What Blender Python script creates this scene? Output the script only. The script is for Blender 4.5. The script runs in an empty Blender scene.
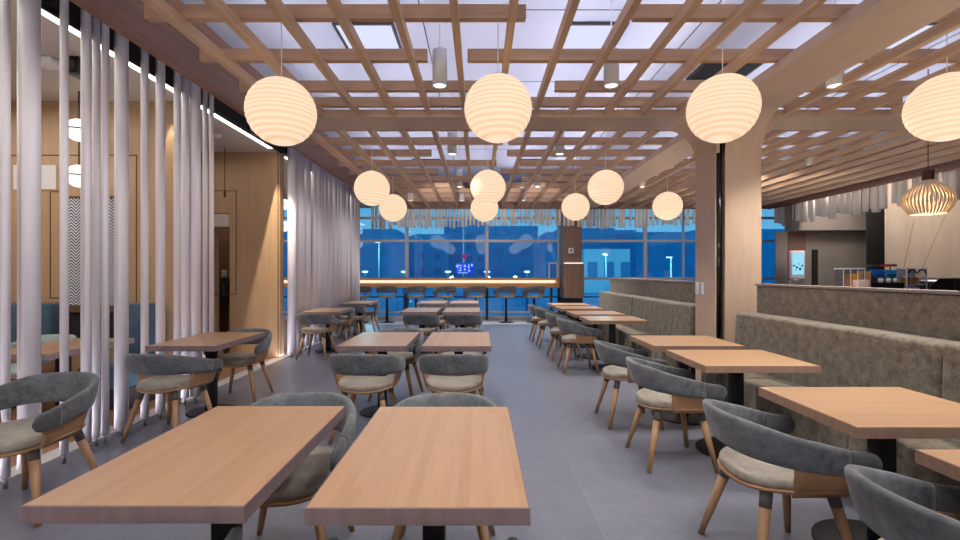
import bpy, bmesh, math, random
from math import sin, cos, pi, radians
from mathutils import Vector, Matrix

R = random.Random(7)
SC = bpy.context.scene
COL = SC.collection

# ------------------------------------------------------------------ helpers
def lin(c):
    out = []
    for v in c:
        v = v / 255.0
        out.append(v / 12.92 if v <= 0.04045 else ((v + 0.055) / 1.055) ** 2.4)
    return (out[0], out[1], out[2], 1.0)

class MB:
    """collects geometry for ONE mesh"""
    def __init__(self):
        self.v = []; self.f = []; self.s = []
    def add(self, vs, fs, smooth=False):
        b = len(self.v)
        self.v += [tuple(p) for p in vs]
        for f in fs:
            self.f.append(tuple(b + i for i in f)); self.s.append(smooth)
        return self
    def box(self, x0, x1, y0, y1, z0, z1):
        vs = [(x0,y0,z0),(x1,y0,z0),(x1,y1,z0),(x0,y1,z0),(x0,y0,z1),(x1,y0,z1),(x1,y1,z1),(x0,y1,z1)]
        return self.add(vs, [(0,3,2,1),(4,5,6,7),(0,1,5,4),(1,2,6,5),(2,3,7,6),(3,0,4,7)])
    def rbox(self, x0, x1, y0, y1, z0, z1, r=0.01, seg=2, smooth=True):
        bm = bmesh.new()
        bmesh.ops.create_cube(bm, size=1)
        for p in bm.verts:
            p.co = ((x0+x1)/2 + p.co.x*(x1-x0), (y0+y1)/2 + p.co.y*(y1-y0), (z0+z1)/2 + p.co.z*(z1-z0))
        bmesh.ops.bevel(bm, geom=list(bm.edges), offset=r, segments=seg, profile=0.5, affect='EDGES')
        bm.verts.index_update()
        self.add([p.co[:] for p in bm.verts], [[q.index for q in f.verts] for f in bm.faces], smooth)
        bm.free(); return self
    def tube(self, a, b, ra, rb=None, n=12, smooth=True, caps=True):
        rb = ra if rb is None else rb
        a = Vector(a); b = Vector(b); d = (b - a).normalized()
        u = d.orthogonal().normalized(); w = d.cross(u)
        vs = []
        for p, r in ((a, ra), (b, rb)):
            for k in range(n):
                t = 2*pi*k/n
                vs.append(p + u*(r*cos(t)) + w*(r*sin(t)))
        fs = [(k, (k+1) % n, n + (k+1) % n, n + k) for k in range(n)]
        self.add(vs, fs, smooth)
        if caps:
            self.add(vs[:n], [tuple(range(n-1, -1, -1))]); self.add(vs[n:], [tuple(range(n))])
        return self
    def lathe(self, prof, c=(0,0,0), n=24, smooth=True, fn=None, sx=1.0, sy=1.0):
        vs = []
        for i, (r, z) in enumerate(prof):
            for k in range(n):
                t = 2*pi*k/n
                rr, zz = (r, z) if fn is None else fn(r, z, t, i)
                vs.append((c[0] + sx*rr*cos(t), c[1] + sy*rr*sin(t), c[2] + zz))
        fs = []
        for i in range(len(prof)-1):
            for k in range(n):
                fs.append((i*n+k, i*n+(k+1) % n, (i+1)*n+(k+1) % n, (i+1)*n+k))
        self.add(vs, fs, smooth)
        m = (len(prof)-1)*n
        self.add(vs[:n], [tuple(range(n-1, -1, -1))], smooth)
        self.add(vs[m:], [tuple(range(n))], smooth)
        return self
    def loft(self, secs, smooth=True, caps=True):
        n = len(secs[0]); vs = [p for s in secs for p in s]; fs = []
        for i in range(len(secs)-1):
            for k in range(n):
                fs.append((i*n+k, i*n+(k+1) % n, (i+1)*n+(k+1) % n, (i+1)*n+k))
        self.add(vs, fs, smooth)
        if caps:
            self.add(secs[0], [tuple(range(n-1, -1, -1))]); self.add(secs[-1], [tuple(range(n))])
        return self
    def prism(self, poly, axis, a, b, smooth=False):
        """poly: 2-D outline; axis 'x': (y,z) outline extruded in x, 'y': (x,z), 'z': (x,y)"""
        def P(p, t):
            return {'x': (t, p[0], p[1]), 'y': (p[0], t, p[1]), 'z': (p[0], p[1], t)}[axis]
        n = len(poly)
        vs = [P(p, a) for p in poly] + [P(p, b) for p in poly]
        self.add(vs, [(k, (k+1) % n, n+(k+1) % n, n+k) for k in range(n)], smooth)
        self.add(vs[:n], [tuple(range(n-1, -1, -1))]); self.add(vs[n:], [tuple(range(n))])
        return self
    def build(self, name, m, parent=None, loc=None):
        me = bpy.data.meshes.new(name)
        me.from_pydata(self.v, [], self.f)
        me.polygons.foreach_set('use_smooth', self.s)
        bm = bmesh.new(); bm.from_mesh(me)
        bmesh.ops.remove_doubles(bm, verts=list(bm.verts), dist=1e-5)
        bmesh.ops.recalc_face_normals(bm, faces=list(bm.faces))
        bm.to_mesh(me); bm.free()
        if any(self.s) and not all(self.s):
            pass
        me.materials.append(m)
        o = bpy.data.objects.new(name, me); COL.objects.link(o)
        if parent is not None: o.parent = parent
        if loc is not None: o.location = loc
        return o

def tag(o, label=None, cat=None, group=None, kind=None):
    if label: o['label'] = label
    if cat: o['category'] = cat
    if group: o['group'] = group
    if kind: o['kind'] = kind
    return o

def thing(name, label, cat, loc=(0,0,0), rz=0, group=None):
    o = bpy.data.objects.new(name, None); COL.objects.link(o)
    o.empty_display_size = 0.1
    o.location = loc; o.rotation_euler = (0, 0, rz)
    return tag(o, label, cat, group)

def struct_root(name):
    o = bpy.data.objects.new(name, None); COL.objects.link(o); o['kind'] = 'structure'; return o

def struct(name, mb, m):
    o = mb.build(name, m); o['kind'] = 'structure'; return o

def dup(root, loc, rz, label, group=None):
    def cp(o, par):
        c = o.copy(); COL.objects.link(c)
        if par is not None: c.parent = par
        for ch in list(o.children): cp(ch, c)
        return c
    r = cp(root, None)
    r.location = loc; r.rotation_euler = (0, 0, rz); r['label'] = label
    if group: r['group'] = group
    return r

def lamp(kind, name, loc, energy, color=(1,1,1), size=.1, rot=(0,0,0), spot=None, blend=.5, size_y=None):
    L = bpy.data.lights.new(name, kind); L.energy = energy; L.color = color
    if kind == 'AREA':
        L.size = size
        if size_y: L.shape = 'RECTANGLE'; L.size_y = size_y
    else: L.shadow_soft_size = size
    if kind == 'SPOT': L.spot_size = spot; L.spot_blend = blend
    o = bpy.data.objects.new(name, L); COL.objects.link(o); o.location = loc; o.rotation_euler = rot
    return o

ONES = ['', 'first','second','third','fourth','fifth','sixth','seventh','eighth','ninth','tenth','eleventh','twelfth','thirteenth',
        'fourteenth','fifteenth','sixteenth','seventeenth','eighteenth','nineteenth']
TENS = {2:('twentieth','twenty'),3:('thirtieth','thirty'),4:('fortieth','forty'),5:('fiftieth','fifty'),6:('sixtieth','sixty'),7:('seventieth','seventy'),8:('eightieth','eighty')}
def ordw(n):
    if n < 20: return ONES[n]
    t, o = divmod(n, 10)
    return TENS[t][0] if o == 0 else TENS[t][1] + '-' + ONES[o]

# ------------------------------------------------------------------ materials
class NT:
    def __init__(self, name):
        self.m = bpy.data.materials.new(name); self.m.use_nodes = True
        self.t = self.m.node_tree; self.n = self.t.nodes; self.l = self.t.links
        self.n.clear(); self.out = self.n.new('ShaderNodeOutputMaterial')
    def node(self, t, **kw):
        o = self.n.new(t)
        for k, v in kw.items():
            if k.startswith('i_'): o.inputs[k[2:].replace('_', ' ')].default_value = v
            else: setattr(o, k, v)
        return o
    def link(self, a, b): self.l.new(a, b)

def plain(name, rgb, rough=0.5, metal=0.0, emit=0.0, var=0.0, scale=20, spec=0.5, sheen=0.0, bump=0.0, stretch=(1,1,1), ecol=None):
    k = NT(name)
    p = k.node('ShaderNodeBsdfPrincipled')
    c = lin(rgb)
    p.inputs['Base Color'].default_value = c
    p.inputs['Roughness'].default_value = rough; p.inputs['Metallic'].default_value = metal
    p.inputs['Specular IOR Level'].default_value = spec
    if sheen: p.inputs['Sheen Weight'].default_value = sheen
    if emit:
        p.inputs['Emission Color'].default_value = lin(ecol or rgb); p.inputs['Emission Strength'].default_value = emit
    if var or bump:
        tc = k.node('ShaderNodeTexCoord'); mp = k.node('ShaderNodeMapping'); mp.inputs['Scale'].default_value = stretch
        nz = k.node('ShaderNodeTexNoise'); nz.inputs['Scale'].default_value = scale; nz.inputs['Detail'].default_value = 5
        k.link(tc.outputs['Object'], mp.inputs[0]); k.link(mp.outputs[0], nz.inputs['Vector'])
        if var:
            r = k.node('ShaderNodeValToRGB')
            r.color_ramp.elements[0].position = 0.32; r.color_ramp.elements[1].position = 0.68
            r.color_ramp.elements[0].color = tuple(x*(1-var) for x in c[:3]) + (1,)
            r.color_ramp.elements[1].color = tuple(min(1, x*(1+var)) for x in c[:3]) + (1,)
            k.link(nz.outputs[0], r.inputs[0]); k.link(r.outputs[0], p.inputs['Base Color'])
        if bump:
            b = k.node('ShaderNodeBump'); b.inputs['Strength'].default_value = bump; b.inputs['Distance'].default_value = 0.01
            k.link(nz.outputs[0], b.inputs['Height']); k.link(b.outputs[0], p.inputs['Normal'])
    k.link(p.outputs[0], k.out.inputs[0])
    return k.m

def strip_wood(name, base, axis=0, width=0.042, var=0.16, rough=0.35):
    """butcher-block strips: axis = the coordinate across the strips"""
    k = NT(name); c = lin(base)
    tc = k.node('ShaderNodeTexCoord'); sep = k.node('ShaderNodeSeparateXYZ'); k.link(tc.outputs['Object'], sep.inputs[0])
    oi = k.node('ShaderNodeObjectInfo')
    a = sep.outputs[axis]; b = sep.outputs[1-axis]
    dv = k.node('ShaderNodeMath', operation='DIVIDE'); k.link(a, dv.inputs[0]); dv.inputs[1].default_value = width
    fl = k.node('ShaderNodeMath', operation='FLOOR'); k.link(dv.outputs[0], fl.inputs[0])
    # finger lengths along the strip
    b2 = k.node('ShaderNodeMath', operation='MULTIPLY_ADD'); k.link(fl.outputs[0], b2.inputs[0]); b2.inputs[1].default_value = 0.37; k.link(b, b2.inputs[2])
    fb = k.node('ShaderNodeMath', operation='DIVIDE'); k.link(b2.outputs[0], fb.inputs[0]); fb.inputs[1].default_value = 2.6
    fb2 = k.node('ShaderNodeMath', operation='FLOOR'); k.link(fb.outputs[0], fb2.inputs[0])
    rnd = k.node('ShaderNodeMath', operation='MULTIPLY'); k.link(oi.outputs['Random'], rnd.inputs[0]); rnd.inputs[1].default_value = 50
    cx = k.node('ShaderNodeCombineXYZ'); k.link(fl.outputs[0], cx.inputs[0]); k.link(fb2.outputs[0], cx.inputs[1]); k.link(rnd.outputs[0], cx.inputs[2])
    wn = k.node('ShaderNodeTexWhiteNoise'); k.link(cx.outputs[0], wn.inputs['Vector'])
    mp = k.node('ShaderNodeMapping'); s = [4, 4, 30]; s[axis] = 60; s[1-axis] = 3; mp.inputs['Scale'].default_value = s
    k.link(tc.outputs['Object'], mp.inputs[0])
    nz = k.node('ShaderNodeTexNoise'); nz.inputs['Scale'].default_value = 1.6; nz.inputs['Detail'].default_value = 6; k.link(mp.outputs[0], nz.inputs['Vector'])
    mx = k.node('ShaderNodeMath', operation='MULTIPLY_ADD'); k.link(nz.outputs[0], mx.inputs[0]); mx.inputs[1].default_value = 0.72
    hf = k.node('ShaderNodeMath', operation='MULTIPLY'); k.link(wn.outputs[0], hf.inputs[0]); hf.inputs[1].default_value = 0.36
    k.link(hf.outputs[0], mx.inputs[2])
    r = k.node('ShaderNodeValToRGB'); e = r.color_ramp.elements
    e[0].position = 0.12; e[1].position = 0.9
    e[0].color = (c[0]*(1-var), c[1]*(1-var*1.25), c[2]*(1-var*1.5), 1)
    e[1].color = (min(1,c[0]*(1+var)), min(1,c[1]*(1+var)), min(1,c[2]*(1+var)), 1)
    k.link(mx.outputs[0], r.inputs[0])
    p = k.node('ShaderNodeBsdfPrincipled'); p.inputs['Roughness'].default_value = rough
    p.inputs['Coat Weight'].default_value = .45; p.inputs['Coat Roughness'].default_value = .42
    k.link(r.outputs[0], p.inputs['Base Color']); k.link(p.outputs[0], k.out.inputs[0])
    return k.m

def grain_wood(name, base, axis, var=0.12, rough=0.5, scale=1.0):
    st = [28, 28, 28]; st[axis] = 1.2
    return plain(name, base, rough=rough, var=var, scale=1.0*scale, stretch=st)

def emitter(name, rgb, s):
    k = NT(name); e = k.node('ShaderNodeEmission'); e.inputs[0].default_value = lin(rgb); e.inputs[1].default_value = s
    k.link(e.outputs[0], k.out.inputs[0]); return k.m

def suede(name, rgb, var=0.22, scale=9.0, rough=0.95, wrinkle=0.0):
    k = NT(name); c = lin(rgb)
    tc = k.node('ShaderNodeTexCoord')
    n1 = k.node('ShaderNodeTexNoise'); n1.inputs['Scale'].default_value = scale; n1.inputs['Detail'].default_value = 8; n1.inputs['Roughness'].default_value = 0.65
    n2 = k.node('ShaderNodeTexNoise'); n2.inputs['Scale'].default_value = scale*5; n2.inputs['Detail'].default_value = 4
    k.link(tc.outputs['Object'], n1.inputs['Vector']); k.link(tc.outputs['Object'], n2.inputs['Vector'])
    mx = k.node('ShaderNodeMath', operation='MULTIPLY_ADD'); k.link(n2.outputs[0], mx.inputs[0]); mx.inputs[1].default_value = 0.3
    h = k.node('ShaderNodeMath', operation='MULTIPLY'); k.link(n1.outputs[0], h.inputs[0]); h.inputs[1].default_value = 0.7
    k.link(h.outputs[0], mx.inputs[2])
    r = k.node('ShaderNodeValToRGB'); e = r.color_ramp.elements; e[0].position = 0.36; e[1].position = 0.64
    e[0].color = tuple(x*(1-var) for x in c[:3])+(1,); e[1].color = tuple(min(1,x*(1+var)) for x in c[:3])+(1,)
    k.link(mx.outputs[0], r.inputs[0])
    p = k.node('ShaderNodeBsdfPrincipled'); p.inputs['Roughness'].default_value = rough; p.inputs['Specular IOR Level'].default_value = 0.2
    p.inputs['Sheen Weight'].default_value = 0.25; p.inputs['Sheen Roughness'].default_value = 0.5
    k.link(r.outputs[0], p.inputs['Base Color'])
    b = k.node('ShaderNodeBump'); b.inputs['Strength'].default_value = 0.25; b.inputs['Distance'].default_value = 0.006
    k.link(n2.outputs[0], b.inputs['Height'])
    if wrinkle:
        mp = k.node('ShaderNodeMapping'); mp.inputs['Scale'].default_value = (1, 9, 1.3); k.link(tc.outputs['Object'], mp.inputs[0])
        n3 = k.node('ShaderNodeTexNoise'); n3.inputs['Scale'].default_value = 2.2; n3.inputs['Detail'].default_value = 3; k.link(mp.outputs[0], n3.inputs['Vector'])
        b2 = k.node('ShaderNodeBump'); b2.inputs['Strength'].default_value = wrinkle; b2.inputs['Distance'].default_value = 0.05
        k.link(n3.outputs[0], b2.inputs['Height']); k.link(b2.outputs[0], b.inputs['Normal'])
    k.link(b.outputs[0], p.inputs['Normal']); k.link(p.outputs[0], k.out.inputs[0])
    return k.m

def tile_floor(name):
    k = NT(name)
    tc = k.node('ShaderNodeTexCoord'); sep = k.node('ShaderNodeSeparateXYZ'); k.link(tc.outputs['Object'], sep.inputs[0])
    ad = k.node('ShaderNodeMath', operation='SUBTRACT'); k.link(sep.outputs[0], ad.inputs[0]); ad.inputs[1].default_value = 0.67
    cb = k.node('ShaderNodeCombineXYZ'); k.link(sep.outputs[1], cb.inputs[0]); k.link(ad.outputs[0], cb.inputs[1])
    br = k.node('ShaderNodeTexBrick'); br.offset = 0.5
    br.inputs['Scale'].default_value = 1; br.inputs['Brick Width'].default_value = 1.2; br.inputs['Row Height'].default_value = 0.6
    br.inputs['Mortar Size'].default_value = 0.004; br.inputs['Mortar Smooth'].default_value = 0.3; br.inputs['Bias'].default_value = 0
    br.inputs['Color1'].default_value = lin((117,119,132)); br.inputs['Color2'].default_value = lin((111,113,126)); br.inputs['Mortar'].default_value = lin((128,130,141))
    k.link(cb.outputs[0], br.inputs['Vector'])
    n = k.node('ShaderNodeTexNoise'); n.inputs['Scale'].default_value = 6; n.inputs['Detail'].default_value = 9; n.inputs['Roughness'].default_value = 0.7
    k.link(tc.outputs['Object'], n.inputs['Vector'])
    r = k.node('ShaderNodeValToRGB'); r.color_ramp.elements[0].position = .3; r.color_ramp.elements[1].position = .7
    r.color_ramp.elements[0].color = (.86,.86,.86,1); r.color_ramp.elements[1].color = (1.1,1.1,1.1,1)
    k.link(n.outputs[0], r.inputs[0])
    n2 = k.node('ShaderNodeTexNoise'); n2.inputs['Scale'].default_value = 70; n2.inputs['Detail'].default_value = 4; n2.inputs['Roughness'].default_value = .8
    k.link(tc.outputs['Object'], n2.inputs['Vector'])
    r2 = k.node('ShaderNodeValToRGB'); r2.color_ramp.elements[0].position = .35; r2.color_ramp.elements[1].position = .65
    r2.color_ramp.elements[0].color = (.80,.80,.80,1); r2.color_ramp.elements[1].color = (1.12,1.12,1.12,1)
    k.link(n2.outputs[0], r2.inputs[0])
    m0 = k.node('ShaderNodeMix', data_type='RGBA', blend_type='MULTIPLY'); m0.inputs[0].default_value = 1
    k.link(r.outputs[0], m0.inputs[6]); k.link(r2.outputs[0], m0.inputs[7])
    m = k.node('ShaderNodeMix', data_type='RGBA', blend_type='MULTIPLY'); m.inputs[0].default_value = 1
    k.link(br.outputs[0], m.inputs[6]); k.link(m0.outputs[2], m.inputs[7])
    p = k.node('ShaderNodeBsdfPrincipled'); p.inputs['Roughness'].default_value = 0.33; p.inputs['Specular IOR Level'].default_value = 0.5
    k.link(m.outputs[2], p.inputs['Base Color']); k.link(p.outputs[0], k.out.inputs[0])
    return k.m

def glass_mat(name, tint, fac=0.1):
    k = NT(name)
    t = k.node('ShaderNodeBsdfTransparent'); t.inputs[0].default_value = tint
    g = k.node('ShaderNodeBsdfGlossy'); g.inputs['Roughness'].default_value = 0.0; g.inputs['Color'].default_value = (.62,.86,1,1)
    mx = k.node('ShaderNodeMixShader'); mx.inputs[0].default_value = fac
    k.link(t.outputs[0], mx.inputs[1]); k.link(g.outputs[0], mx.inputs[2]); k.link(mx.outputs[0], k.out.inputs[0])
    return k.m

def herringbone(name):
    k = NT(name)
    tc = k.node('ShaderNodeTexCoord'); sep = k.node('ShaderNodeSeparateXYZ'); k.link(tc.outputs['Object'], sep.inputs[0])
    fx = k.node('ShaderNodeMath', operation='PINGPONG'); k.link(sep.outputs[0], fx.inputs[0]); fx.inputs[1].default_value = 0.055
    ad = k.node('ShaderNodeMath', operation='ADD'); k.link(fx.outputs[0], ad.inputs[0]); k.link(sep.outputs[2], ad.inputs[1])
    md = k.node('ShaderNodeMath', operation='PINGPONG'); k.link(ad.outputs[0], md.inputs[0]); md.inputs[1].default_value = 0.018
    gt = k.node('ShaderNodeMath', operation='GREATER_THAN'); k.link(md.outputs[0], gt.inputs[0]); gt.inputs[1].default_value = 0.0095
    mx = k.node('ShaderNodeMix', data_type='RGBA'); k.link(gt.outputs[0], mx.inputs[0])
    mx.inputs[6].default_value = lin((22,27,36)); mx.inputs[7].default_value = lin((220,226,235))
    p = k.node('ShaderNodeBsdfPrincipled'); p.inputs['Roughness'].default_value = .6
    k.link(mx.outputs[2], p.inputs['Base Color']); k.link(p.outputs[0], k.out.inputs[0]); return k.m

def lantern(name, rgb, strength):
    """glowing folded paper: the folds are denser, so a little less light comes through them"""
    k = NT(name)
    p = k.node('ShaderNodeBsdfPrincipled'); p.inputs['Base Color'].default_value = lin((160,138,112)); p.inputs['Roughness'].default_value = .8
    p.inputs['Specular IOR Level'].default_value = .1
    at = k.node('ShaderNodeAttribute', attribute_name='fold')
    r = k.node('ShaderNodeValToRGB'); e = r.color_ramp.elements
    a = lin((242,204,162)); b = lin(rgb)
    e[0].position = 0.0; e[0].color = a; e[1].position = .75; e[1].color = b
    k.link(at.outputs['Fac'], r.inputs[0])
    k.link(r.outputs[0], p.inputs['Emission Color']); p.inputs['Emission Strength'].default_value = strength
    k.link(p.outputs[0], k.out.inputs[0]); return k.m

M = {}
M['table_y'] = strip_wood('table_wood_along_y', (171,135,102), axis=0, width=.036, rough=.36)
M['table_x'] = strip_wood('table_wood_along_x', (182,144,106), axis=1, width=.036, rough=.36)
M['edge_y'] = grain_wood('table_edge_grey', (132,112,114), 2, var=.1)
M['edge_x'] = grain_wood('table_edge_brown', (152,122,104), 2, var=.1)
M['lat_y'] = grain_wood('lattice_oak_along_y', (196,161,126), 1)
M['lat_x'] = grain_wood('lattice_oak_along_x', (180,145,116), 0)
M['lat_z'] = grain_wood('post_oak_along_z', (206,180,158), 2, var=.06)
M['arch'] = plain('arch_oak', (197,171,149), rough=.5, var=.05, scale=3, stretch=(6,1,1))
M['fascia'] = grain_wood('fascia_walnut', (122,82,58), 1, var=.2)
M['fascia_x'] = grain_wood('fascia_walnut_along_x', (120,84,66), 0, var=.2)
M['chair_ply'] = grain_wood('chair_plywood', (166,126,90), 1, var=.12)
M['leg_wood'] = grain_wood('chair_leg_oak', (166,128,92), 2, var=.14)
M['leg_dark'] = plain('leg_top_dark', (88,82,78), rough=.7)
M['chair_fab'] = suede('chair_suede_grey', (97,100,104), var=.45, scale=7)
M['chair_fab_dark'] = suede('chair_suede_darker', (78,80,84), var=.25)  # grey chair suede in a darker tone, for the arm ends
M['seat_fab'] = suede('chair_seat_suede', (150,143,131), var=.26, scale=8)
M['bench_fab'] = suede('bench_suede_olive', (118,110,96), var=.45, scale=14, wrinkle=.12)
M['panel_fab'] = suede('partition_suede_olive', (116,107,93), var=.42, scale=16)
M['bench_base'] = plain('bench_plinth', (48,44,42), rough=.7)
M['black'] = plain('black_metal', (22,22,24), rough=.45, metal=.4)
M['blackgloss'] = plain('black_pipe', (14,15,18), rough=.15)
M['darkgrey'] = plain('dark_grey', (58,56,56), rough=.6)
M['pole'] = plain('white_pole', (240,236,244), rough=.45)
M['rod'] = plain('grey_rod', (240,230,220), rough=.4)
M['steel'] = plain('steel', (170,170,172), rough=.3, metal=.9)
M['white'] = plain('white_plastic', (232,232,234), rough=.4)
M['ceiling'] = plain('ceiling_tile', (214,216,234), rough=.9)
M['ceil_left'] = plain('ceiling_plaster', (196,188,180), rough=.9)
M['void'] = plain('dark_void', (30,28,27), rough=.9)
M['wallwood'] = grain_wood('wall_veneer', (176,144,112), 2, var=.07)
M['groove'] = plain('veneer_groove', (92,66,46), rough=.7)
M['tile'] = tile_floor('floor_tile')
M['woodfloor'] = grain_wood('left_floor_wood', (150,112,80), 0, var=.2)
M['curb'] = plain('curb_stone', (196,192,190), rough=.6)
M['mull'] = plain('mullion_aluminium', (214,208,208), rough=.5)
M['mull_dark'] = plain('mullion_dark', (48,44,46), rough=.5)
M['glass'] = glass_mat('window_glass', (.88,.95,1,1), .11)
M['colwood'] = grain_wood('column_walnut', (128,100,84), 2, var=.15)
M['counterwood'] = grain_wood('counter_oak', (216,160,108), 0, var=.1)
M['lantern'] = lantern('lantern_paper', (255,229,200), .92)
M['opal'] = emitter('opal_glass', (255,250,242), 2.2)
M['led'] = emitter('led_strip', (255,248,236), 6.0)
M['ledbar'] = emitter('led_bar_warm', (255,240,214), 1.3)
M['panel_light'] = emitter('ceiling_panel_diffuser', (226,230,255), 1.0)
M['lens'] = emitter('downlight_lens', (255,246,232), 3.0)
M['blueseat'] = suede('booth_blue', (62,86,104), var=.2)
M['paleseat'] = suede('chair_pale_green', (150,166,164), var=.12)
M['herring'] = herringbone('herringbone_screen')
M['greywall'] = plain('service_wall', (150,138,130), rough=.5, var=.05, scale=2)
M['greywall2'] = plain('service_wall_light', (150,140,134), rough=.6)
M['marble'] = plain('service_panel_stone', (200,182,166), rough=.5, var=.07, scale=1.6, stretch=(3,1,.6))
M['kioskscreen'] = emitter('kiosk_screen', (150,215,240), 1.1)
M['kioskink'] = emitter('kiosk_ink', (40,60,80), .5)
M['red'] = plain('red_trim', (190,40,60), rough=.4)
M['juice'] = plain('orange_juice', (240,160,30), rough=.2, emit=.15)
M['clear'] = glass_mat('clear_acrylic', (.93,.92,.96,1), .12)
M['blueplastic'] = plain('blue_plastic', (20,104,190), rough=.35)
M['cyanplastic'] = plain('cyan_plastic', (40,150,210), rough=.35)
M['tan'] = plain('tan_card', (214,160,110), rough=.6)
M['pinkbox'] = plain('pale_pink_card', (226,196,184), rough=.6)
M['amber'] = plain('amber_snack', (190,130,60), rough=.4, var=.2)
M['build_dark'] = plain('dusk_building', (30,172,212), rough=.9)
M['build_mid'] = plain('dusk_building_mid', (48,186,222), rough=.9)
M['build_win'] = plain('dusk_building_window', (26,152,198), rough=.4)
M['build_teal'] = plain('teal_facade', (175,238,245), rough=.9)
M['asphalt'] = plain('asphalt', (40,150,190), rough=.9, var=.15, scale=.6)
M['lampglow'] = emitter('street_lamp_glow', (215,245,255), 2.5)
M['panelblue'] = emitter('panel_blue', (20,70,255), 1.0)
M['panelwhite'] = emitter('panel_white', (190,220,255), 1.2)
M['panelpink'] = emitter('panel_pink', (215,40,130), .8)
M['slatwood'] = grain_wood('pendant_birch', (240,210,170), 2, var=.08)
M['copper'] = plain('copper_cap', (96,62,46), rough=.35, metal=.6)
M['bulb'] = plain('pendant_bulb', (196,186,172), rough=.3, emit=.15)

# ------------------------------------------------------------------ camera
H = 1.40; F = 468.0
cam = bpy.data.cameras.new('camera'); co = bpy.data.objects.new('camera', cam); COL.objects.link(co)
co.location = (0, 0, H); co.rotation_euler = (pi/2, 0, 0)
cam.sensor_width = 36; cam.lens = 36*F/960; cam.shift_x = 1/960; cam.shift_y = 3/960; cam.clip_start = .05; cam.clip_end = 500
SC.camera = co

LAT = 3.157      # underside of the timber lattice
CEIL = 4.10

# ------------------------------------------------------------------ room shell
struct('floor', MB().box(-3.2, 12.5, -3.2, 14.3, -.12, 0), M['tile'])
struct('floor_lounge', MB().box(-9, -3.2, -3.2, 14.3, -.12, 0), M['woodfloor'])
struct('trim_1', MB().box(-3.34, -3.18, -1, 12.6, 0, .012), M['curb'])
struct('ceiling', MB().box(-3.2, 12.5, -3.2, 14.3, CEIL, CEIL+.1), M['ceiling'])
struct('ceiling_lounge', MB().box(-9, -3.26, -3.2, 14.3, 3.38, 3.5), M['ceil_left'])
struct('trim_2', MB().box(-3.26, -3.20, -3.2, 14.3, 3.40, CEIL+.1), M['void'])
struct('wall_back', MB().box(-9, 12.5, -3.3, -3.2, -.1, 4.2), M['wallwood'])
struct('wall_left', MB().box(-9.1, -9, -3.3, 14.3, -.1, 3.5), M['wallwood'])
struct('wall_right', MB().box(12.5, 12.6, -3.3, 14.3, -.1, 4.2), M['greywall'])
# ceiling tile joints
j = MB()
for yy in [1.2, 3.0, 4.8, 6.6, 8.4, 10.2, 12.0]: j.box(-3.0, 7.9, yy-.006, yy+.006, CEIL-.003, CEIL)
for xx in [-2.1, -.6, .9, 2.4, 3.9, 5.4, 6.9]: j.box(xx-.006, xx+.006, -1, 14, CEIL-.003, CEIL)
struct('trim_4', j, M['darkgrey'])

# left lounge walls (veneer) ------------------------------------------------
w = MB()
w.box(-9, -3.50, 5.39, 5.55, 0, 3.38)
wl = struct('wall_lounge', w, M['wallwood'])
g = MB()
def outline(mb, x0, x1, z0, z1, y, t=.012, sides='LRTB'):
    if 'L' in sides: mb.box(x0-t, x0, y-.004, y, z0, z1)
    if 'R' in sides: mb.box(x1, x1+t, y-.004, y, z0, z1)
    if 'T' in sides: mb.box(x0-t, x1+t, y-.004, y, z1, z1+t)
    if 'B' in sides: mb.box(x0-t, x1+t, y-.004, y, z0-t, z0)
outline(g, -7.0, -3.95, 1.06, 2.75, 5.39, sides='RTB')
outline(g, -4.93, -4.80, 1.12, 2.33, 5.39, sides='LTB')
g.build('groove', M['groove'], wl)
struct('wall_lounge_far', MB().box(-9, -4.34, 7.66, 7.82, 0, 3.38).box(-4.08, -3.26, 7.66, 7.82, 0, 3.38).box(-4.34, -4.08, 7.66, 7.82, 2.14, 3.38), M['wallwood'])
g = MB()
outline(g, -4.34, -3.98, 1.06, 2.74, 7.66, sides='RTB')
g.box(-3.295, -3.28, 7.655, 7.66, 0, 3.38)
g.box(-4.36, -4.08, 7.655, 7.66, 2.37, 2.38)
struct('trim_5', g, M['groove'])
struct('trim_6', MB().box(-4.34, -4.09, 7.645, 7.66, 2.16, 2.36), M['ceil_left'])
# alcove behind the doorway
struct('wall_alcove', MB().box(-5.2, -4.0, 9.0, 9.1, 0, 3.38).box(-3.9, -3.8, 7.82, 9.1, 0, 3.38).box(-5.3, -5.2, 7.82, 9.1, 0, 3.38), M['colwood'])

# lounge LED line along the edge of its ceiling
t = thing('ceiling_light_line', 'long white light line along the lounge ceiling edge behind the poles', 'light', (-3.22, 4.4, 3.38))
MB().box(-.11, -.01, -4.4, 3.0, -.012, .0).build('diffuser', M['led'], t)
MB().box(-.01, .015, -4.4, 3.24, -.03, .015).build('housing', M['black'], t)
t = thing('ceiling_light_line', 'far stretch of white light line beyond the veneer wall end', 'light', (-3.22, 10.4, 3.38))
MB().box(-.11, -.01, -2.4, 2.2, -.012, .0).build('diffuser', M['led'], t)
MB().box(-.01, .015, -2.4, 2.2, -.03, .015).build('housing', M['black'], t)

# ------------------------------------------------------------------ fascia and lattice
struct('trim_7', MB().box(-2.64, -2.58, -1.5, 12.7, LAT, 3.75), M['fascia'])
struct('trim_8', MB().box(-2.64, 7.86, 12.64, 12.72, LAT-.02, 3.75), M['fascia_x'])
struct('trim_9', MB().box(7.80, 7.86, -1.5, 12.64, LAT-.04, 3.75), M['fascia_x'])

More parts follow.
